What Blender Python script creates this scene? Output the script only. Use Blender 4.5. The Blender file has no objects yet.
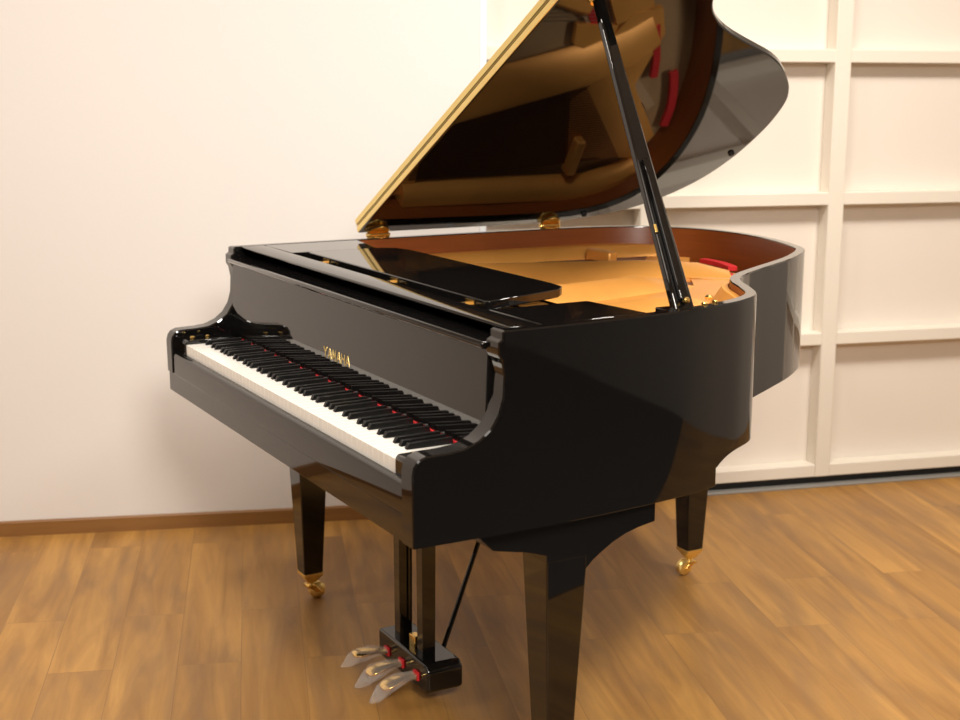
import bpy, bmesh, math, random
from mathutils import Vector, Matrix
random.seed(4)
SC = bpy.context.scene
COL = SC.collection
PI = math.pi
ROT = math.radians(-70.54)          # the piano stands turned to the room

# ------------------------------------------------------------------ materials
def new_mat(name):
    m = bpy.data.materials.new(name); m.use_nodes = True
    nt = m.node_tree
    return m, nt, nt.nodes['Principled BSDF']

def simple(name, col, rough=.5, metal=0., ior=1.5, coat=0., var=0., scale=20., bump=0., emis=None):
    m, nt, b = new_mat(name)
    b.inputs['Base Color'].default_value = (*col, 1)
    b.inputs['Roughness'].default_value = rough
    b.inputs['Metallic'].default_value = metal
    b.inputs['IOR'].default_value = ior
    if coat:
        b.inputs['Coat Weight'].default_value = coat
        b.inputs['Coat Roughness'].default_value = .03
    if var or bump:
        tc = nt.nodes.new('ShaderNodeTexCoord')
        n = nt.nodes.new('ShaderNodeTexNoise'); n.inputs['Scale'].default_value = scale
        n.inputs['Detail'].default_value = 4
        nt.links.new(tc.outputs['Object'], n.inputs['Vector'])
        if var:
            mx = nt.nodes.new('ShaderNodeMix'); mx.data_type = 'RGBA'
            mx.inputs['A'].default_value = (*[c*(1-var) for c in col], 1)
            mx.inputs['B'].default_value = (*[min(1, c*(1+var)) for c in col], 1)
            nt.links.new(n.outputs['Fac'], mx.inputs['Factor'])
            nt.links.new(mx.outputs['Result'], b.inputs['Base Color'])
        if bump:
            bp = nt.nodes.new('ShaderNodeBump'); bp.inputs['Strength'].default_value = bump
            bp.inputs['Distance'].default_value = .002
            nt.links.new(n.outputs['Fac'], bp.inputs['Height'])
            nt.links.new(bp.outputs['Normal'], b.inputs['Normal'])
    return m

def grain(name, c1, c2, rough, stretch=(30, 2, 30), coat=0.):
    m, nt, b = new_mat(name)
    tc = nt.nodes.new('ShaderNodeTexCoord'); mp = nt.nodes.new('ShaderNodeMapping')
    mp.inputs['Scale'].default_value = stretch
    n = nt.nodes.new('ShaderNodeTexNoise'); n.inputs['Scale'].default_value = 1.5; n.inputs['Detail'].default_value = 6
    mx = nt.nodes.new('ShaderNodeMix'); mx.data_type = 'RGBA'
    mx.inputs['A'].default_value = (*c1, 1); mx.inputs['B'].default_value = (*c2, 1)
    nt.links.new(tc.outputs['Object'], mp.inputs['Vector']); nt.links.new(mp.outputs['Vector'], n.inputs['Vector'])
    nt.links.new(n.outputs['Fac'], mx.inputs['Factor']); nt.links.new(mx.outputs['Result'], b.inputs['Base Color'])
    b.inputs['Roughness'].default_value = rough
    if coat:
        b.inputs['Coat Weight'].default_value = coat; b.inputs['Coat Roughness'].default_value = .05
    return m

def floor_mat():
    m, nt, b = new_mat('wood plank floor')
    N, L = nt.nodes, nt.links
    tc = N.new('ShaderNodeTexCoord')
    mp = N.new('ShaderNodeMapping'); mp.inputs['Rotation'].default_value = (0, 0, math.radians(90))
    mp.inputs['Location'].default_value = (.31, .07, 0)
    L.new(tc.outputs['Object'], mp.inputs['Vector'])
    br = N.new('ShaderNodeTexBrick')
    br.offset = .37; br.offset_frequency = 2
    br.inputs['Color1'].default_value = (0, 0, 0, 1); br.inputs['Color2'].default_value = (1, 1, 1, 1)
    br.inputs['Mortar'].default_value = (.5, .5, .5, 1)
    br.inputs['Scale'].default_value = 1; br.inputs['Mortar Size'].default_value = .0012
    br.inputs['Mortar Smooth'].default_value = .3
    br.inputs['Brick Width'].default_value = .92; br.inputs['Row Height'].default_value = .152
    L.new(mp.outputs['Vector'], br.inputs['Vector'])
    # per plank tone
    r1 = N.new('ShaderNodeValToRGB'); e = r1.color_ramp.elements
    e[0].position = 0; e[0].color = (.385, .198, .050, 1)
    e[1].position = 1; e[1].color = (.475, .252, .066, 1)
    L.new(br.outputs['Color'], r1.inputs['Fac'])
    # grain along the planks (world Y)
    mg = N.new('ShaderNodeMapping'); mg.inputs['Scale'].default_value = (16, 1.3, 1)
    L.new(tc.outputs['Object'], mg.inputs['Vector'])
    sh = N.new('ShaderNodeVectorMath'); sh.operation = 'ADD'
    L.new(mg.outputs['Vector'], sh.inputs[0])
    sc = N.new('ShaderNodeVectorMath'); sc.operation = 'SCALE'; sc.inputs['Scale'].default_value = 13.
    L.new(br.outputs['Color'], sc.inputs[0]); L.new(sc.outputs['Vector'], sh.inputs[1])
    g = N.new('ShaderNodeTexNoise'); g.inputs['Scale'].default_value = 1.0; g.inputs['Detail'].default_value = 7
    g.inputs['Roughness'].default_value = .6; g.inputs['Distortion'].default_value = .8
    L.new(sh.outputs['Vector'], g.inputs['Vector'])
    rg = N.new('ShaderNodeValToRGB'); e = rg.color_ramp.elements
    e[0].position = .3; e[0].color = (.60, .52, .44, 1); e[1].position = .70; e[1].color = (1.2, 1.2, 1.15, 1)
    L.new(g.outputs['Fac'], rg.inputs['Fac'])
    mu = N.new('ShaderNodeMix'); mu.data_type = 'RGBA'; mu.blend_type = 'MULTIPLY'; mu.inputs['Factor'].default_value = .85
    L.new(r1.outputs['Color'], mu.inputs['A']); L.new(rg.outputs['Color'], mu.inputs['B'])
    # greyish brown smoky patches printed in the boards
    mk = N.new('ShaderNodeMapping'); mk.inputs['Scale'].default_value = (11, 2.0, 1)
    L.new(tc.outputs['Object'], mk.inputs['Vector'])
    k = N.new('ShaderNodeTexNoise'); k.inputs['Scale'].default_value = 1.; k.inputs['Detail'].default_value = 5; k.inputs['Distortion'].default_value = .6
    ak = N.new('ShaderNodeVectorMath'); ak.operation = 'ADD'
    L.new(mk.outputs['Vector'], ak.inputs[0]); L.new(sc.outputs['Vector'], ak.inputs[1]); L.new(ak.outputs['Vector'], k.inputs['Vector'])
    rk = N.new('ShaderNodeValToRGB'); e = rk.color_ramp.elements
    e[0].position = .46; e[0].color = (0, 0, 0, 1); e[1].position = .72; e[1].color = (.6, .6, .6, 1)
    L.new(k.outputs['Fac'], rk.inputs['Fac'])
    m2 = N.new('ShaderNodeMix'); m2.data_type = 'RGBA'
    m2.inputs['B'].default_value = (.19, .105, .05, 1)
    L.new(rk.outputs['Color'], m2.inputs['Factor']); L.new(mu.outputs['Result'], m2.inputs['A'])
    # seams
    m3 = N.new('ShaderNodeMix'); m3.data_type = 'RGBA'; m3.inputs['B'].default_value = (.19, .095, .035, 1)
    sf = N.new('ShaderNodeMath'); sf.operation = 'MULTIPLY'; sf.inputs[1].default_value = .5
    L.new(br.outputs['Fac'], sf.inputs[0]); L.new(sf.outputs[0], m3.inputs['Factor'])
    L.new(m2.outputs['Result'], m3.inputs['A']); L.new(m3.outputs['Result'], b.inputs['Base Color'])
    b.inputs['Roughness'].default_value = .45
    return m

M = {}
M['black'] = simple('black piano lacquer', (.0055, .005, .0048), .035, ior=1.6)
M['sharp'] = simple('ebony key', (.005, .005, .005), .30, ior=1.4)
M['ivory'] = simple('white key', (.87, .85, .80), .16)
M['keyside'] = simple('key wood', (.55, .38, .22), .5)
M['gold'] = simple('gold painted iron', (.98, .43, .095), .36, .32, var=.12, scale=14)
M['brass'] = simple('polished brass', (.93, .63, .20), .24, 1.)
M['dullbrass'] = simple('brushed brass', (.98, .76, .30), .34, 1.)
M['mahogany'] = grain('mahogany veneer', (.19, .045, .006), (.32, .085, .013), .38, (3, 3, 60))
M['spruce'] = grain('spruce board', (.40, .25, .12), (.50, .33, .17), .4, (60, 60, 3))
M['red'] = simple('red felt', (.66, .02, .025), .9, var=.2, scale=200)
M['steel'] = simple('string steel', (.62, .60, .57), .3, 1.)
M['copper'] = simple('copper winding', (.30, .12, .05), .45, 1.)
M['rubber'] = simple('black rubber', (.012, .012, .012), .6)
M['wall'] = simple('white wallpaper', (.79, .765, .745), .7, var=.012, scale=90, bump=.06)
M['wall_highlight'] = simple('wall end painted highlight', (.80, .84, .88), .5)  # bluish white colour stands in for the highlight on the wall's end
M['ceil'] = simple('white ceiling', (.8, .78, .75), .8)
M['frame'] = simple('cream painted frame', (.80, .745, .655), .42)
M['panel'] = simple('cream painted panel', (.80, .735, .66), .5)
M['farwall'] = simple('dim taupe wall', (.16, .145, .13), .8)
M['sidewall'] = simple('pale grey side wall', (.45, .43, .40), .8)
M['skirt'] = grain('oak skirting', (.22, .10, .028), (.31, .15, .045), .4, (2, 40, 40))
M['dark'] = simple('black gap strip', (.012, .013, .015), .6)
M['greystrip'] = simple('grey floor strip', (.28, .27, .25), .45)
M['dark_sheet'] = simple('added dark floor sheet', (.05, .045, .042), .95, var=.3, scale=160)
M['floor'] = floor_mat()
def film_mat():
    m, nt, b = new_mat('clear plastic film')
    b.inputs['Base Color'].default_value = (.95, .93, .9, 1)
    b.inputs['Roughness'].default_value = .12
    tr = nt.nodes.new('ShaderNodeBsdfTransparent'); mx = nt.nodes.new('ShaderNodeMixShader')
    mx.inputs['Fac'].default_value = .16
    out = nt.nodes['Material Output']
    nt.links.new(tr.outputs[0], mx.inputs[1]); nt.links.new(b.outputs[0], mx.inputs[2]); nt.links.new(mx.outputs[0], out.inputs['Surface'])
    return m
M['film'] = film_mat()

# ------------------------------------------------------------------ mesh builder
class MB:
    def __init__(s): s.bm = bmesh.new()
    def box(s, x0, x1, y0, y1, z0, z1, mi=0):
        v = [s.bm.verts.new(p) for p in [(x0,y0,z0),(x1,y0,z0),(x1,y1,z0),(x0,y1,z0),(x0,y0,z1),(x1,y0,z1),(x1,y1,z1),(x0,y1,z1)]]
        for f in [(3,2,1,0),(4,5,6,7),(0,1,5,4),(1,2,6,5),(2,3,7,6),(3,0,4,7)]:
            s.bm.faces.new([v[i] for i in f]).material_index = mi
        return v
    def hexa(s, lo, hi, mi=0):                      # two quads of 4 points each
        v = [s.bm.verts.new(p) for p in list(lo)+list(hi)]
        for f in [(3,2,1,0),(4,5,6,7),(0,1,5,4),(1,2,6,5),(2,3,7,6),(3,0,4,7)]:
            s.bm.faces.new([v[i] for i in f]).material_index = mi
    def loft(s, rings, cap=True, mi=0):
        R = [[s.bm.verts.new(p) for p in r] for r in rings]
        n = len(R[0])
        for a, b in zip(R[:-1], R[1:]):
            for i in range(n):
                s.bm.faces.new([a[i], a[(i+1)%n], b[(i+1)%n], b[i]]).material_index = mi
        if cap:
            s.bm.faces.new(R[0][::-1]).material_index = mi; s.bm.faces.new(R[-1]).material_index = mi
    def prism(s, pts, f0, f1, mi=0):                # pts 2D, f0/f1 map (a,b)->3D
        s.loft([[f0(*p) for p in pts], [f1(*p) for p in pts]], True, mi)
    def prism_x(s, pts, x0, x1, mi=0): s.prism(pts, lambda y, z: (x0,y,z), lambda y, z: (x1,y,z), mi)
    def prism_z(s, pts, z0, z1, mi=0): s.prism(pts, lambda x, y: (x,y,z0), lambda x, y: (x,y,z1), mi)
    def tube(s, pts, r, n=12, cap=True):
        pts = [Vector(p) for p in pts]; rings = []
        for i, p in enumerate(pts):
            t = (pts[min(i+1, len(pts)-1)] - pts[max(i-1, 0)]).normalized()
            a = t.orthogonal().normalized() if i == 0 else (a - t*a.dot(t)).normalized()
            b = t.cross(a); rr = r[i] if isinstance(r, (list, tuple)) else r
            rings.append([p + (a*math.cos(2*PI*k/n) + b*math.sin(2*PI*k/n))*rr for k in range(n)])
        s.loft(rings, cap)
    def lathe(s, c, axis, prof, n=24):              # prof: (distance along axis, radius)
        ax = Vector(axis).normalized(); a = ax.orthogonal().normalized(); b = ax.cross(a); c = Vector(c)
        s.loft([[c + ax*d + (a*math.cos(2*PI*k/n)+b*math.sin(2*PI*k/n))*r for k in range(n)] for d, r in prof])
    def build(s, name, mat, parent=None, bevel=0., seg=2, smooth=True, keep=False, mtx=None):
        bm = s.bm
        if mtx is not None: bm.transform(mtx)
        bmesh.ops.recalc_face_normals(bm, faces=bm.faces)
        lo = Vector([min(v.co[i] for v in bm.verts) for i in range(3)]); hi = Vector([max(v.co[i] for v in bm.verts) for i in range(3)])
        c = Vector((0,0,0)) if keep else (lo+hi)/2
        bmesh.ops.translate(bm, verts=bm.verts, vec=-c)
        me = bpy.data.meshes.new(name); bm.to_mesh(me); bm.free()
        for m in (mat if isinstance(mat, (list, tuple)) else [mat]): me.materials.append(m)
        o = bpy.data.objects.new(name, me); COL.objects.link(o); o.location = c
        if smooth:
            me.polygons.foreach_set('use_smooth', [True]*len(me.polygons)); me.set_sharp_from_angle(angle=math.radians(32))
        if parent is not None:
            off = Vector((0,0,0)); q = parent
            while q is not None and q.type == 'MESH':
                off += q.location; q = q.parent
            o.parent = parent; o.location = c - off
        if bevel:
            bv = o.modifiers.new('edge rounding', 'BEVEL'); bv.width = bevel; bv.segments = seg
            bv.limit_method = 'ANGLE'; bv.angle_limit = math.radians(35)
        return o

def catmull(P, n=6, closed=False):
    out = []; N = len(P)
    for i in range(N if closed else N-1):
        p = [Vector((*(P[(i+k) % N] if closed else P[min(max(i+k,0),N-1)]), 0)) for k in (-1,0,1,2)]
        for j in range(n):
            t = j/n
            v = .5*((2*p[1])+(p[2]-p[0])*t+(2*p[0]-5*p[1]+4*p[2]-p[3])*t*t+(3*p[1]-p[0]-3*p[2]+p[3])*t**3)
            out.append((v.x, v.y))
    if not closed: out.append(tuple(P[-1]))
    return out

def offset(path, d):                                # to the right of travel for d>0
    out = []
    for i, p in enumerate(path):
        a = Vector(path[max(i-1,0)]); b = Vector(path[min(i+1,len(path)-1)]); t = (b-a).normalized()
        out.append((p[0]+t.y*d, p[1]-t.x*d))
    return out

# ------------------------------------------------------------------ THE SETTING
def struct(o): o['kind'] = 'structure'; return o
b = MB(); b.box(-3.6, 4.8, -5.2, 2.2, -.08, 0); struct(b.build('floor', M['floor'], keep=True, smooth=False))
b = MB(); b.box(-3.6, 4.8, -5.2, 2.2, 2.75, 2.83); struct(b.build('ceiling', M['ceil'], smooth=False))
LX = .715
b = MB(); b.box(1.15, 4.6, -4.6, -1.15, .0002, .004); struct(b.build('floor_dark_sheet', M['dark_sheet'], smooth=False))  # unseen dark sheet, added so the black case mirrors a dark floor
b = MB(); b.box(-3.6, LX-.022, 1.394, 1.50, 0, 2.75); struct(b.build('wall_left', M['wall'], smooth=False))
b = MB(); b.box(LX-.022, LX, 1.3935, 1.50, 0, 2.75); struct(b.build('wall_end_highlight', M['wall_highlight'], bevel=.002))
b = MB(); b.prism_x([(1.394,0),(1.384,0),(1.384,.043),(1.387,.048),(1.394,.048)], -3.6, LX-.022)
struct(b.build('baseboard_left', M['skirt'], smooth=False))
b = MB(); b.box(-3.68, -3.6, -5.2, 2.2, 0, 2.75); struct(b.build('wall_side', M['wall'], smooth=False))
b = MB(); b.prism_z([(3.15,2.2),(4.7,-5.2),(4.78,-5.2),(3.23,2.2)], 0, 2.75); struct(b.build('wall_right', M['sidewall'], smooth=False))
b = MB(); b.box(-3.6, 4.8, -5.28, -5.2, 0, 2.75); struct(b.build('wall_front', M['farwall'], smooth=False))

# panelled wall at the right: flat panels behind a grid of stiles and rails
PO = Vector((.7055, 1.405, 0)); PR = Matrix.Translation(PO) @ Matrix.Rotation(math.radians(4.99), 4, 'Z')
wall = bpy.data.objects.new('wall_back', None); COL.objects.link(wall); wall.matrix_world = PR; struct(wall)
DEP = .065
b = MB(); b.box(-.012, 2.6, DEP, DEP+.04, .036, 2.75); b.build('panel', M['panel'], wall, smooth=False)
stiles = [.5295+.6725*k for k in range(4)]
for s0 in stiles:
    b = MB(); b.box(s0, s0+.058, 0, DEP, .036, 2.75); b.build('stile', M['frame'], wall, bevel=.003)
for z0 in (.036, .505, .985, 1.455, 1.925, 2.395):
    b = MB(); b.box(-.012, 2.6, .002, DEP, z0, z0+.0435); b.build('rail', M['frame'], wall, bevel=.003)
b = MB(); b.box(-.012, 2.6, .03, DEP+.03, 0, .036); b.build('shadow_gap', M['dark'], wall, smooth=False)
b = MB(); b.box(-.012, 2.6, -.012, .03, 0, .008); b.build('floor_strip', M['greystrip'], wall, bevel=.002)

# ------------------------------------------------------------------ THE GRAND PIANO (built in its own frame: x bass to treble, y front to tail)
P = bpy.data.objects.new('grand_piano', None); COL.objects.link(P)
P.rotation_euler = (0, 0, ROT)
P['label'] = 'black lacquered baby grand piano with raised lid, standing on the wooden plank floor'
P['category'] = 'piano'
H = .967
ctrl = [(-.72,.178),(-.727,.40),(-.733,.75),(-.735,1.1),(-.722,1.29),(-.68,1.42),(-.61,1.505),(-.51,1.56),(-.39,1.583),(-.26,1.572),
        (-.14,1.54),(-.05,1.505),(.012,1.474),(.056,1.437),(.102,1.385),(.165,1.30),(.232,1.19),(.29,1.092),(.334,1.022),(.377,.968),(.433,.926),(.505,.889),(.585,.838),
        (.633,.768),(.662,.69),(.685,.60),(.70,.50),(.711,.387),(.717,.28),(.72,.178)]
outer = catmull(ctrl, 7)
inner = offset(outer, .024)                          # clockwise seen from above, inside is to the right
inner[0] = (-.696, .178); inner[-1] = (.696, .178)
def zbot(x, y):
    if x < 0 or y > .78: return .668
    if y < .30: return .606
    if y < .56: t = (y-.30)/.26; return .606 + .037*t*t*(3-2*t)
    if y < .688: return .643
    t = (y-.688)/.092; return .643 + .025*(1-(1-t)**2.6)
b = MB()
rings = []
for (o, i) in zip(outer, inner):
    zb = zbot(*o)
    rings.append([(o[0],o[1],zb),(o[0],o[1],H-.003),(o[0]+(i[0]-o[0])*.08,o[1]+(i[1]-o[1])*.08,H),(o[0]+(i[0]-o[0])*.95,o[1]+(i[1]-o[1])*.95,H),(i[0],i[1],H-.003),(i[0],i[1],zb)])
b.loft(rings)
# the inner face is veneered wood
bm = b.bm; bm.faces.ensure_lookup_table()
n = 6; q = 0
for k in range(len(rings)-1):
    for i in range(n):
        f = bm.faces[k*n+i]
        if i == 4 and outer[k][1] > .5: f.material_index = 1
b.build('rim', [M['black'], M['mahogany']], P)

# arms at both ends of the keyboard
prof = [(.178,.655),(.001,.655),(0,.735),(.003,.748),(.011,.759),(.025,.7645),(.07,.766),(.10,.769),(.128,.780),(.150,.797),(.166,.822),(.174,.85),(.176,.888),(.171,.915),(.165,.925),(.165,.947),(.173,.952),(.173,.964),(.178,H)]
pin = [(min(max(q[0], -9), .178), q[1]) for q in offset(prof, .0028)]
pin = [(.178, q[1]) if abs(p_[0]-.178) < 1e-6 and i_ in (0, len(prof)-1) else q for i_, (p_, q) in enumerate(zip(prof, pin))]
for s in (-1, 1):
    b = MB(); b.loft([[(s*x_, y, z) for y, z in pr] for x_, pr in ((.72, pin), (.7172, prof), (.6778, prof), (.675, pin))] if s < 0 else [[(x_, y, .606 if i in (0, 1) else z) for i, (y, z) in enumerate(pr)] for x_, pr in ((.72, pin), (.7172, prof), (.6778, prof), (.675, pin))])
    b.build('arm', M['black'], P)
# keybed, keyslip, key blocks
bed = [(x, y) for x, y in outer if y < .70 and y > .19 and x > 0][::-1]
bed = [(x-.002, y) for x, y in bed]
b = MB(); b.prism_z([(-.716,.004),(.675,.004),(.675,.178),(.716,.178)] + bed + [(-.715,.70)], .605, .6545); b.build('keybed', M['black'], P, bevel=.0012)
b = MB(); b.prism_x([(.004,.6545),(.004,.700),(.006,.707),(.011,.7105),(.0185,.711),(.0185,.6545)], -.6745, .6745); b.build('keyslip', M['black'], P)
for s in (-1, 1):
    b = MB(); b.prism_x([(.0185,.6545),(.0185,.740),(.024,.746),(.15,.748),(.15,.6545)], s*.613, s*.674)
    kb = b.build('key_block', M['black'], P, bevel=.003)
    for yy in (.045, .085):
        b = MB(); b.lathe((s*.64, yy, .747), (0,0,1), [(0,.006),(.004,.006),(.006,.003)], 16); b.build('screw', M['brass'], kb)
b = MB(); b.box(-.612, .612, .0205, .158, .6548, .709); b.build('key_frame', M['sharp'], P, smooth=False)

# keys
KY0, KY1 = .020, .158
def copy_part(o):
    c = o.copy(); COL.objects.link(c); c.parent = P; return c
wk = None; bk = None; PIT = .0235
for i in range(52):
    x = -.611 + PIT*i
    if wk is None:
        b = MB(); b.box(x+.0003, x+PIT-.0003, KY0, KY1, .7095, .737); wk = b.build('white_key', M['ivory'], P, bevel=.001); x0w = wk.location.x; o = wk
    else:
        o = copy_part(wk); o.location.x = x0w + PIT*i
letters = 'ABCDEFG'
first = None
for i in range(51):
    l = letters[i % 7]
    if l not in 'ACDFG': continue
    dx = {'A':.0013,'C':-.0016,'D':.0016,'F':-.0018,'G':0}[l]
    xc = -.611 + PIT*(i+1) + dx
    if bk is None:
        b = MB(); b.hexa([(-.0055,.062,.7372),(.0055,.062,.7372),(.0055,KY1-.002,.7372),(-.0055,KY1-.002,.7372)],
                         [(-.0045,.067,.7485),(.0045,.067,.7485),(.0045,KY1-.002,.7490),(-.0045,KY1-.002,.7490)])
        bk = b.build('black_key', M['sharp'], P, bevel=.001); bk.location.x += xc
    else:
        o = copy_part(bk); o.location.x = xc
b = MB(); b.box(-.612, .612, .1582, .162, .730, .7415); b.build('name_board_felt', M['red'], P)

# fallboard, raised, with the maker's name in brass on its face
fy0, fz0, fy1, fz1 = .1625, .741, .169, .932
def fpt(x, h): t = h/(fz1-fz0); return (x, fy0+(fy1-fy0)*t, fz0+h)
b = MB(); b.prism_x([(fy0,fz0),(fy1,fz1),(fy1+.018,fz1),(fy0+.02,fz0)], -.6748, .6748)
fb = b.build('fallboard', M['black'], P, bevel=.002)
b = MB(); b.prism_x([(.158,.929),(.155,.933),(.155,.939),(.159,.942),(.24,.942),(.24,.930),(.169,.928)], -.675, .675)
b.build('edge_lip', M['black'], fb, bevel=.003)
glyph = {'Y':[((0,1),(.5,.5)),((1,1),(.5,.5)),((.5,.5),(.5,0))], 'A':[((0,0),(.5,1)),((1,0),(.5,1)),((.22,.36),(.78,.36))],
         'M':[((0,0),(0,1)),((0,1),(.5,.25)),((.5,.25),(1,1)),((1,1),(1,0))], 'H':[((0,0),(0,1)),((1,0),(1,1)),((0,.5),(1,.5))]}
b = MB(); lw, lh, gap = .016, .021, .0085
word = 'YAMAHA'; tot = len(word)*lw + (len(word)-1)*gap
for k, ch in enumerate(word):
    xo = -tot/2 + k*(lw+gap)
    for (a, c) in glyph[ch]:
        A2 = Vector((xo+a[0]*lw, a[1]*lh)); C2 = Vector((xo+c[0]*lw, c[1]*lh)); t = (C2-A2).normalized(); nn = Vector((-t.y, t.x))*.0016
        lo = []; hi = []
        for pt in (A2-nn-t*.001, A2+nn-t*.001, C2+nn+t*.001, C2-nn+t*.001):
            x_, y_, z_ = fpt(pt.x+.012, .050+pt.y); lo.append((x_, y_+.0005, z_)); hi.append((x_, y_-.0008, z_))
        b.hexa(lo, hi)
b.build('name_lettering', M['dullbrass'], fb, smooth=False)

# top: front board, side ledges, music shelf and folded music desk
b = MB(); b.prism_x([(.232,.9425),(.2,.961),(.2,.9655),(.203,H),(.262,H),(.264,.962),(.264,.9425)], -.695, .695); b.build('front_board', M['black'], P, bevel=.002)
for s in (-1, 1):
    b = MB()
    if s < 0: b.prism_z([(-.697,.266),(-.505,.266),(-.505,.50),(-.70,.53)], .945, H-.0005)
    else: b.prism_z([(.695,.266),(.505,.266),(.50,.487),(.672,.505)], .945, H-.0005)
    b.build('side_ledge', M['black'], P, bevel=.002)
b = MB(); b.box(-.503, .498, .266, .485, .935, .947); b.build('music_shelf', M['black'], P, bevel=.002)
desk = MB()
dp = [(-.455,.292),(.44,.292),(.448,.30),(.405,.48),(.38,.505),(.33,.512),(-.33,.512),(-.39,.50),(-.42,.47),(-.461,.30)]
desk.loft([[(x,y,.954+(y-.29)*.03) for x, y in dp], [(x,y,.972+(y-.29)*.03) for x, y in dp]])
dk = desk.build('music_desk', M['black'], P, bevel=.002)
b = MB(); b.box(-.44, .415, .293, .303, .946, .9535); b.build('desk_lip', M['black'], dk, bevel=.001)
for xx in (-.34, .04, .385):
    b = MB(); b.box(xx-.019, xx+.019, .272, .2912, .9585, .9605); b.box(xx-.019, xx+.019, .272, .274, .947, .9595); b.box(xx-.018, xx+.018, .2895, .2918, .9485, .968)
    b.tube([(xx-.018,.2895,.9515),(xx+.018,.2895,.9515)], .0028)
    b.build('hinge', M['brass'], dk)

# cast iron plate, strings, soundboard, felt
sb_pts = [(x, y) for x, y in offset(outer, .0245) if y > .50]
b = MB(); b.prism_z(sb_pts, .845, .853); b.build('soundboard', M['spruce'], P, smooth=False)
ZP = .885
b = MB()
b.prism_z([(-.70,.50),(.672,.50),(.66,.60),(.62,.70),(.30,.725),(-.15,.72),(-.68,.74)], .862, ZP)           # pin block web
# spine flange rising to the rim
sp = [(-.706,.916),(-.682,.915),(-.664,.905),(-.648,.884),(-.645,.866),(-.706,.866)]
b.loft([[(x,.70,z) for x, z in sp],[(x,1.30,z) for x, z in sp],[(x*.94,1.42,z) for x, z in sp],[(x*.85,1.50,z-.006) for x, z in sp]])
# tail plate behind the bass strings
b.prism_z([(-.575,1.22),(-.38,1.16),(-.30,1.24),(-.22,1.30),(-.34,1.37),(-.50,1.50),(-.58,1.45)], .864, ZP)
# flange along the bent side
inr = [(x, y) for x, y in offset(outer, .027) if x > .02 and .55 < y < 1.33]
fl = offset(inr, .125)
b.loft([[(a[0],a[1],.866),(a[0],a[1],ZP+.066),(a[0]*.9+c[0]*.1,a[1]*.9+c[1]*.1,ZP+.064),(a[0]*.6+c[0]*.4,a[1]*.6+c[1]*.4,ZP+.008),(c[0],c[1],ZP-.004),(c[0],c[1],.866)] for a, c in zip(inr, fl)])
# centre web
b.prism_z([(-.02,.71),(.56,.70),(.44,.84),(.30,.95),(.19,1.05),(.03,1.05),(-.06,1.055)], .866, ZP-.002)
b.prism_z([(-.20,1.11),(-.14,1.10),(-.14,1.235),(-.24,1.22)], .866, ZP-.003)
b.prism_z([(.03,1.05),(.19,1.05),(.11,1.18),(.02,1.29),(-.08,1.33),(-.14,1.23),(-.05,1.17)], .866, ZP-.0025)
# tail nose joining web and flange
b.prism_z([(-.34,1.36),(-.26,1.18),(-.10,1.27),(-.08,1.36),(-.16,1.40)], .866, ZP-.001)
plate = b.build('iron_plate', M['gold'], P, bevel=.006, seg=3)
def strut(pts, lw_, tw, rw, zb_=.872):                # steep bass flank, flat crest, long sloping treble flank
    b = MB(); rings = []
    for k, (x, y, z) in enumerate(pts):
        a = Vector(pts[max(k-1,0)][:2]); c = Vector(pts[min(k+1,len(pts)-1)][:2]); t = (c-a).normalized(); nn = Vector((t.y, -t.x))
        rings.append([(x+nn.x*o_, y+nn.y*o_, zz) for o_, zz in ((-lw_-tw,zb_),(-tw,z),(tw,z),(tw+rw*.8,.886),(tw+rw,zb_))])
    b.loft(rings); return b.build('plate_strut', M['gold'], plate, bevel=.004, seg=3)
strut([(-.51,.55,.915),(-.43,.76,.918),(-.30,1.18,.917),(-.23,1.32,.910),(-.18,1.39,.890)], .018, .011, .095)
strut([(.05,.56,.915),(0,.74,.917),(-.056,1.0,.915),(-.078,1.07,.903),(-.095,1.13,.886)], .018, .011, .075)
strut([(.29,.56,.910),(.245,.80,.912),(.20,.94,.905),(.18,1.00,.888)], .018, .010, .07)
strut([(.50,.56,.904),(.47,.72,.904),(.45,.80,.888)], .016, .010, .04)
b = MB(); b.box(-.62, -.50, 1.215, 1.245, .872, .916); b.build('plate_post', M['gold'], plate, bevel=.006)
b = MB()
for (x, y) in [(.07,1.20),(.19,1.03),(.33,.90),(.50,.79)]:
    b = MB()
    b.lathe((x,y,ZP+.004), (0,0,1), [(0,.010),(.005,.010),(.008,.007),(.010,.005)], 8)
    b.build('plate_bolt', M['brass'], plate) 
# red felt under the strings
def strip(pts, w, z0, z1, name, mat, par):
    L = offset(pts, w); b = MB()
    b.loft([[(a[0],a[1],z0),(a[0],a[1],z1),(c[0],c[1],z1),(c[0],c[1],z0)] for a, c in zip(pts, L)]); return b.build(name, mat, par)
strip(catmull([(-.47,1.54),(-.40,1.537),(-.33,1.518),(-.28,1.497)], 5), .026, .872, .884, 'felt_strip', M['red'], P)
strip(catmull([(-.30,1.43),(-.24,1.415),(-.18,1.39),(-.13,1.37)], 5), .022, .872, .886, 'felt_strip', M['red'], P)
strip(catmull([(-.17,1.20),(-.07,1.12),(.03,1.02),(.12,.94),(.22,.86),(.36,.77)], 5), .022, .860, .876, 'felt_strip', M['red'], P)
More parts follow.
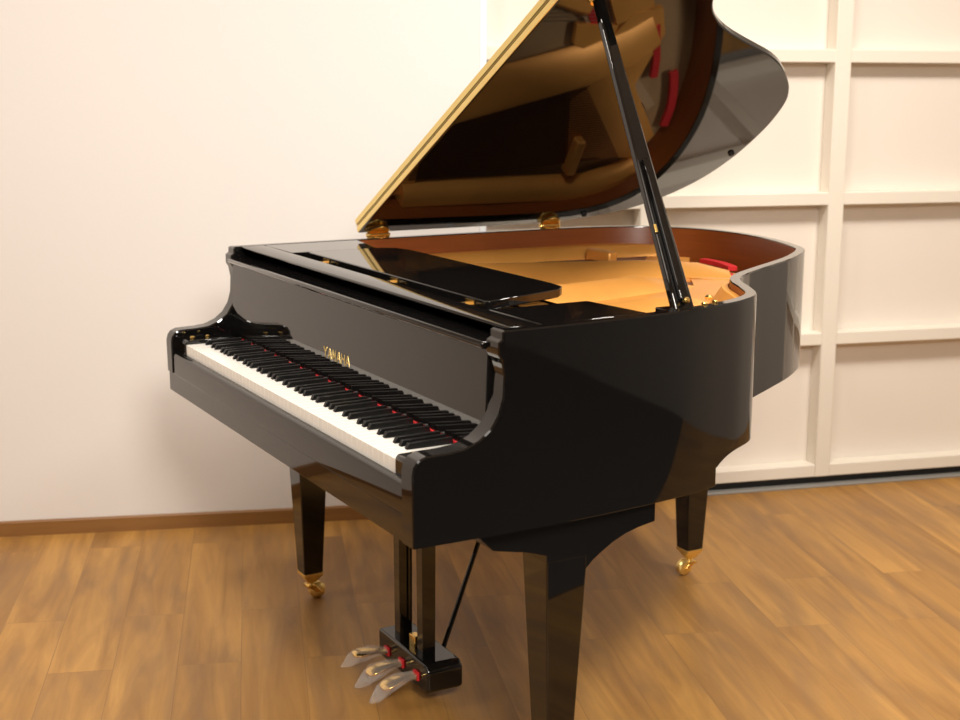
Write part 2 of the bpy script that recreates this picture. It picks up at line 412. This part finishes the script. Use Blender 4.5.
# bridge
strip(catmull([(-.40,1.47),(-.26,1.32),(-.12,1.16),(.03,.98),(.18,.86),(.40,.74)], 5), .03, .853, .872, 'bridge', M['keyside'], P)
b = MB()
for k in range(64):                                   # treble and tenor strings fan out to the bent side flange
    t = k/63; xa = -.15 + .72*t
    e = Vector((-.12 + .70*t, 1.38 - .67*(t**.8)))
    b.tube([(xa,.715,.880),(e.x,e.y,.876)], .0009, 5)
so2 = b; b = MB()
for k in range(34):                                   # copper wound bass strings cross to the tail
    t = k/33; b.tube([(-.635+.26*t,.715,.884),(-.575+.24*t,1.40-.20*t,.884)], .0027, 5)
co_ = b.build('bass_strings', M['copper'], P); co_['kind'] = 'stuff'; b = so2
so = b.build('strings', M['steel'], P, smooth=True); so['kind'] = 'stuff'

# ------------------------------------------------------------------ lid
TH = math.radians(29.); Y0 = .55; TL = .019
hx, hz = -.739, H+.013
LM = Matrix.Translation((hx, 0, hz)) @ Matrix.Rotation(-TH, 4, 'Y')   # lid plane: u along +x, v = y, w up
lc = [(-.739,Y0),(-.739,.80),(-.737,1.05),(-.722,1.22),(-.685,1.35),(-.63,1.435),(-.55,1.498),(-.45,1.537),(-.342,1.55),(-.24,1.545),(-.14,1.53),
      (-.06,1.508),(.004,1.483),(.052,1.453),(.092,1.42),(.146,1.365),(.19,1.312),(.222,1.262),(.253,1.2),(.287,1.13),(.327,1.056),(.367,.999),(.41,.955),(.455,.925),
      (.515,.898),(.592,.846),(.643,.772),(.674,.69),(.698,.60),(.709,Y0)]
lid_pts = [(x-hx, y) for x, y in catmull(lc, 5)]
b = MB(); b.prism_z(lid_pts, 0, TL); lid = b.build('lid', M['black'], P, bevel=.0035, mtx=LM)
WID = lid_pts[-1][0]
b = MB(); b.prism_z([(0,Y0),(WID+.004,Y0),(WID-.02,Y0+.17),(WID-.055,Y0+.235),(WID-.10,Y0+.25),(0,Y0+.25)], TL+.002, 2*TL+.002)
flap = b.build('front_flap', M['black'], lid, bevel=.003, mtx=LM)
b = MB(); b.box(.004, WID-.004, Y0-.0022, Y0-.0002, .0015, TL-.003); b.box(.004, WID-.004, Y0-.0022, Y0-.0002, TL+.005, 2*TL+.0005)
b.tube([(.006,Y0-.0012,TL+.001),(WID-.004,Y0-.0012,TL+.001)], .0012, 8)
b.build('lid_hinge_strip', M['dullbrass'], lid, mtx=LM)
for yy in (.606, 1.16):
    b = MB()
    b.tube([(hx+.008,yy-.036,hz-.006),(hx+.008,yy-.03,hz-.006),(hx+.008,yy-.029,hz-.006),(hx+.008,yy+.029,hz-.006),(hx+.008,yy+.03,hz-.006),(hx+.008,yy+.036,hz-.006)], [.004,.007,.0095,.0095,.007,.004], 16)
    b.prism([(-.032,0),(.032,0),(.034,.008),(.024,.020),(.010,.024),(0,.030),(-.010,.024),(-.024,.020),(-.034,.008)], lambda v, q: (hx+.006+q,yy+v,H-.001), lambda v, q: (hx+.006+q,yy+v,H+.003))
    b.prism([(-.032,0),(.032,0),(.034,.008),(.024,.026),(.010,.034),(0,.040),(-.010,.034),(-.024,.026),(-.034,.008)], lambda v, q: LM @ Vector((q+.004,yy+v,-.0035)), lambda v, q: LM @ Vector((q+.004,yy+v,.0005)))
    for ky in (-.012, .012): b.lathe((hx+.028,yy+ky,H+.002), (0,0,1), [(0,.005),(.003,.0045),(.0045,.002)], 10)
    b.build('hinge', M['brass'], lid, bevel=.0015)
for (u, v) in [(.441,1.520),(1.33,.72),(.06,1.25)]:
    b = MB(); b.lathe((u,v,.001), (0,0,-1), [(0,.009),(.006,.009),(.009,.006)], 14); b.build('bumper', M['rubber'], lid, mtx=LM)
# prop stick
f0 = Vector((.662, .598, .955)); d = 1.16
f1 = LM @ Vector((1.19, .628, -.004))
ax = (f1-f0).normalized(); wy = Vector((0,1,0)); wy = (wy-ax*wy.dot(ax)).normalized(); wx = wy.cross(ax)
def bar(w0, w1, t, sft=0., l0=0., l1=1.):
    b = MB(); rings = []
    for k in range(9):
        s_ = l0+(l1-l0)*k/8; c = f0 + (f1-f0)*s_ + wx*sft; w = w0+(w1-w0)*s_
        rings.append([c+wy*w+wx*t, c-wy*w+wx*t, c-wy*w-wx*t, c+wy*w-wx*t])
    b.loft(rings); return b
prop = bar(.023, .0105, .009).build('prop_stick', M['black'], P, bevel=.004)
bar(.010, .007, .004, .0135, .035, .46).build('short_prop', M['black'], prop, bevel=.002)
b = MB(); b.lathe(f0+wx*.018+ax*.02, wx, [(-.004,.006),(.004,.006),(.006,.004)], 14); b.build('pivot_pin', M['brass'], prop)
b = MB(); c_ = f0+(f1-f0)*.235
b.hexa([c_-wy*.022+wx*.0092, c_-wy*.016+wx*.0092, c_-wy*.016+wx*.0092+ax*.018, c_-wy*.022+wx*.0092+ax*.018], [c_-wy*.022+wx*.012, c_-wy*.016+wx*.012, c_-wy*.016+wx*.012+ax*.018, c_-wy*.022+wx*.012+ax*.018])
b.build('prop_catch', M['brass'], prop, bevel=.001)
b = MB(); b.lathe(f1+Vector((-.006,0,.0)), (-math.sin(TH),0,math.cos(TH)), [(-.012,.014),(.004,.02)], 18); b.build('prop_cup', M['brass'], lid)
b = MB(); b.box(.622,.664,.56,.635,.945,.9655); b.build('prop_socket', M['black'], P, bevel=.002)
for yy in (.655, .69):
    b = MB(); b.lathe((.650-(yy-.655)*.35,yy,H-.001), (0,0,1), [(0,.006),(.004,.006),(.006,.003)], 12); b.build('lid_pad', M['brass'], P)

# ------------------------------------------------------------------ legs on casters
def leg(cx, cy, ztop, bracket, ang=0.):
    R_ = Matrix.Translation((cx,cy,0)) @ Matrix.Rotation(ang, 4, 'Z')
    b = MB(); zb = .076
    def sq(w, z): h = w/2; return [(-h,-h,z),(h,-h,z),(h,h,z),(-h,h,z)]
    b.loft([sq(.0535,zb),sq(.0535+(ztop-zb)*.083,ztop),sq(.0535+(ztop-zb)*.083,ztop+.03)])
    lg = b.build('leg', M['black'], P, bevel=.003, mtx=R_)
    if bracket == 'front':
        b = MB(); zt = .606
        b.prism_x([(-.185,zt),(-.185,.582),(-.158,.556),(-.085,.541),(-.0456,.528),(-.0456,ztop-.001),(.040,ztop-.001),(.040,.488),(.056,.503),(.075,.516),(.10,.531),(.13,.544),(.16,.552),(.197,.558),(.197,zt)], -.0456, .0456)
        b.build('leg_bracket', M['black'], lg, bevel=.001, mtx=R_)
    else:
        b = MB(); zt = .668
        b.prism_x([(-.20,zt),(-.20,.63),(-.12,.605),(-.07,.56),(-.046,ztop-.02),(.046,ztop-.02),(.07,.56),(.12,.605),(.17,.63),(.17,zt)], -.05, .05)
        b.build('leg_bracket', M['black'], lg, bevel=.003, mtx=R_)
    # ferrule, fork, wheel
    b = MB(); b.loft([sq(.054,zb+.004),sq(.054,zb-.006),sq(.040,zb-.014),sq(.026,zb-.026)]); b.lathe((0,0,zb-.02), (0,0,-1), [(0,.012),(.012,.010),(.018,.014)], 16)
    b.build('caster_socket', M['dullbrass'], lg, bevel=.0015, mtx=R_)
    b = MB()
    for s in (-1, 1): b.hexa([(s*.014,-.012,zb-.036),(s*.018,-.012,zb-.036),(s*.018,.010,zb-.036),(s*.014,.010,zb-.036)], [(s*.014,.012,.020),(s*.018,.012,.020),(s*.018,.028,.020),(s*.014,.028,.020)])
    b.box(-.018,.018,-.014,.012,zb-.042,zb-.034)
    b.build('caster_fork', M['brass'], lg, bevel=.0015, mtx=R_)
    b = MB(); b.lathe((-.0125,.018,.0235), (1,0,0), [(.000,.010),(.002,.019),(.006,.0232),(.019,.0232),(.023,.019),(.025,.010)], 28)
    b.build('caster_wheel', M['dullbrass'], lg, mtx=R_)
leg(.62, .345, .515, 'front'); leg(-.63, .345, .515, 'front'); leg(-.295, 1.375, .60, 'tail', PI)

# ------------------------------------------------------------------ pedal lyre
XC = .008
lyre_top = MB(); lyre_top.box(XC-.11, XC+.11, .30, .40, .588, .606); ly = lyre_top.build('pedal_lyre', M['black'], P, bevel=.002)
for s in (-1, 1):
    b = MB(); b.hexa([(XC+s*.06-.015,.333,.10),(XC+s*.06+.015,.333,.10),(XC+s*.06+.015,.365,.10),(XC+s*.06-.015,.365,.10)],
                     [(XC+s*.06-.017,.331,.59),(XC+s*.06+.017,.331,.59),(XC+s*.06+.017,.368,.59),(XC+s*.06-.017,.368,.59)])
    b.build('lyre_post', M['black'], ly, bevel=.002)
b = MB(); b.prism([(-.130,.035),(.122,.035),(.132,.042),(.132,.088),(.118,.103),(-.130,.103)], lambda x, z: (XC+x,.316,z), lambda x, z: (XC+x,.406,z))
box_ = b.build('lyre_box', M['black'], ly, bevel=.006, seg=3)
b = MB(); b.tube([(.018,.415,.075),(-.155,.74,.606)], .0058, 10); b.tube([(.018,.415,.075),(.018,.395,.075)], .0055, 10); b.build('lyre_brace', M['black'], ly)
for s in (-1, 0, 1):                                  # rods run up behind the posts
    b = MB(); b.tube([(XC+s*.022,.385,.10),(XC+s*.022,.385,.595)], .0025, 8); b.build('pedal_rod', M['black'], ly)
b = MB(); b.box(XC-.012, XC+.018, .340, .358, .102, .128); b.build('rod_bracket', M['brass'], ly, bevel=.002)
for k, px in enumerate((XC-.078, XC, XC+.078)):
    drop = (.004, .020, .024)[k]
    def dz(y): return -drop*max(0., (.312-y)/.085)
    b = MB(); rings = []
    for (y, hw, z, th) in [(.325,.010,.064,.007),(.298,.010,.070,.007),(.284,.012,.074,.006),(.268,.019,.078,.006),(.250,.023,.079,.006),(.238,.022,.078,.005),(.230,.015,.076,.004),(.227,.006,.075,.003)]:
        z += dz(y)
        rings.append([(px-hw,y,z-th),(px-hw,y,z),(px-hw*.5,y,z+th*.5),(px+hw*.5,y,z+th*.5),(px+hw,y,z),(px+hw,y,z-th)])
    b.loft(rings); pd = b.build('pedal', M['brass'], ly, bevel=.001)
    b = MB(); b.box(px-.011, px+.011, .311, .3182, .054, .074); b.build('pedal_felt', M['red'], pd)
    # loose clear film pulled over the brass
    b = MB(); rings = []
    rnd = random.Random(20+k)
    for j, (y, hw, z, hh) in enumerate([(.308,.013,.066,.009),(.292,.016,.070,.011),(.272,.023,.073,.013),(.250,.028,.072,.015),(.232,.027,.068,.014),(.220,.020,.062,.012),(.207,.010,.057,.007),(.198,.003,.055,.003)]):
        r_ = []
        for a in range(14):
            th = 2*PI*a/14; f_ = 1+rnd.uniform(-.16,.16)
            r_.append((px+hw*f_*math.cos(th), y+rnd.uniform(-.004,.004), max(.008, z+dz(y)+hh*f_*math.sin(th))))
        rings.append(r_)
    b.loft(rings); b.build('plastic_wrap', M['film'], pd)

# ------------------------------------------------------------------ light: the room's ceiling lamps
def lamp(x, y, size, power, col, z=2.74, target=None):
    l = bpy.data.lights.new('ceiling_lamp', 'AREA'); l.shape = 'DISK'; l.size = size; l.energy = power; l.color = col
    o = bpy.data.objects.new('ceiling_lamp', l); COL.objects.link(o); o.location = (x, y, z)
    if target: o.rotation_euler = (Vector(target)-Vector((x,y,z))).to_track_quat('-Z', 'Y').to_euler()
    return o
warm = (1, .925, .83)
for x, y, pw, sz in [(-2.0,.0,19,.4),(-.6,-.15,29,.4),(.9,.1,26,.5),(2.15,-.12,64,.5),(-.6,-1.9,16,1.2)]:
    lamp(x, y, sz, pw, warm)
k = lamp(.5, -3.3, .9, 20, warm, 2.5, (.5, -.3, .85)); k.data.spread = math.radians(75)
w = bpy.data.worlds.new('world'); SC.world = w; w.use_nodes = True
w.node_tree.nodes['Background'].inputs['Color'].default_value = (1, .9, .8, 1)
w.node_tree.nodes['Background'].inputs['Strength'].default_value = .05

# ------------------------------------------------------------------ camera
cam = bpy.data.cameras.new('camera'); co = bpy.data.objects.new('camera', cam); COL.objects.link(co)
cam.sensor_width = 36; cam.lens = 1375.45/960*36
yaw, pit, rol = 1.0677572 + ROT, .1957199, .0021885
fw = Vector((-math.sin(yaw)*math.cos(pit), math.cos(yaw)*math.cos(pit), -math.sin(pit)))
r = Vector((math.cos(yaw), math.sin(yaw), 0)); u = r.cross(fw)
r2 = r*math.cos(rol)+u*math.sin(rol); u2 = -r*math.sin(rol)+u*math.cos(rol)
mw = Matrix((r2, u2, -fw)).transposed().to_4x4(); mw.translation = Vector((-.00932394, -2.8834606, 1.3724903))
co.matrix_world = mw
cam.dof.use_dof = True; cam.dof.focus_distance = 2.9; cam.dof.aperture_fstop = 4.5
SC.camera = co
for nm, lb in [('iron_plate', 'gold painted cast iron plate'), ('bass_strings', 'copper wound strings'), ('lid_hinge_strip', 'long brass hinge'),
               ('name_lettering', 'brass letters'), ('lyre_brace', 'thin slanting black rod')]:
    bpy.data.objects[nm]['label'] = lb
SC.view_settings.view_transform = 'Standard'; SC.view_settings.look = 'None'; SC.view_settings.gamma = 1
SC.view_settings.use_curve_mapping = False
SC.view_settings.exposure = -.03
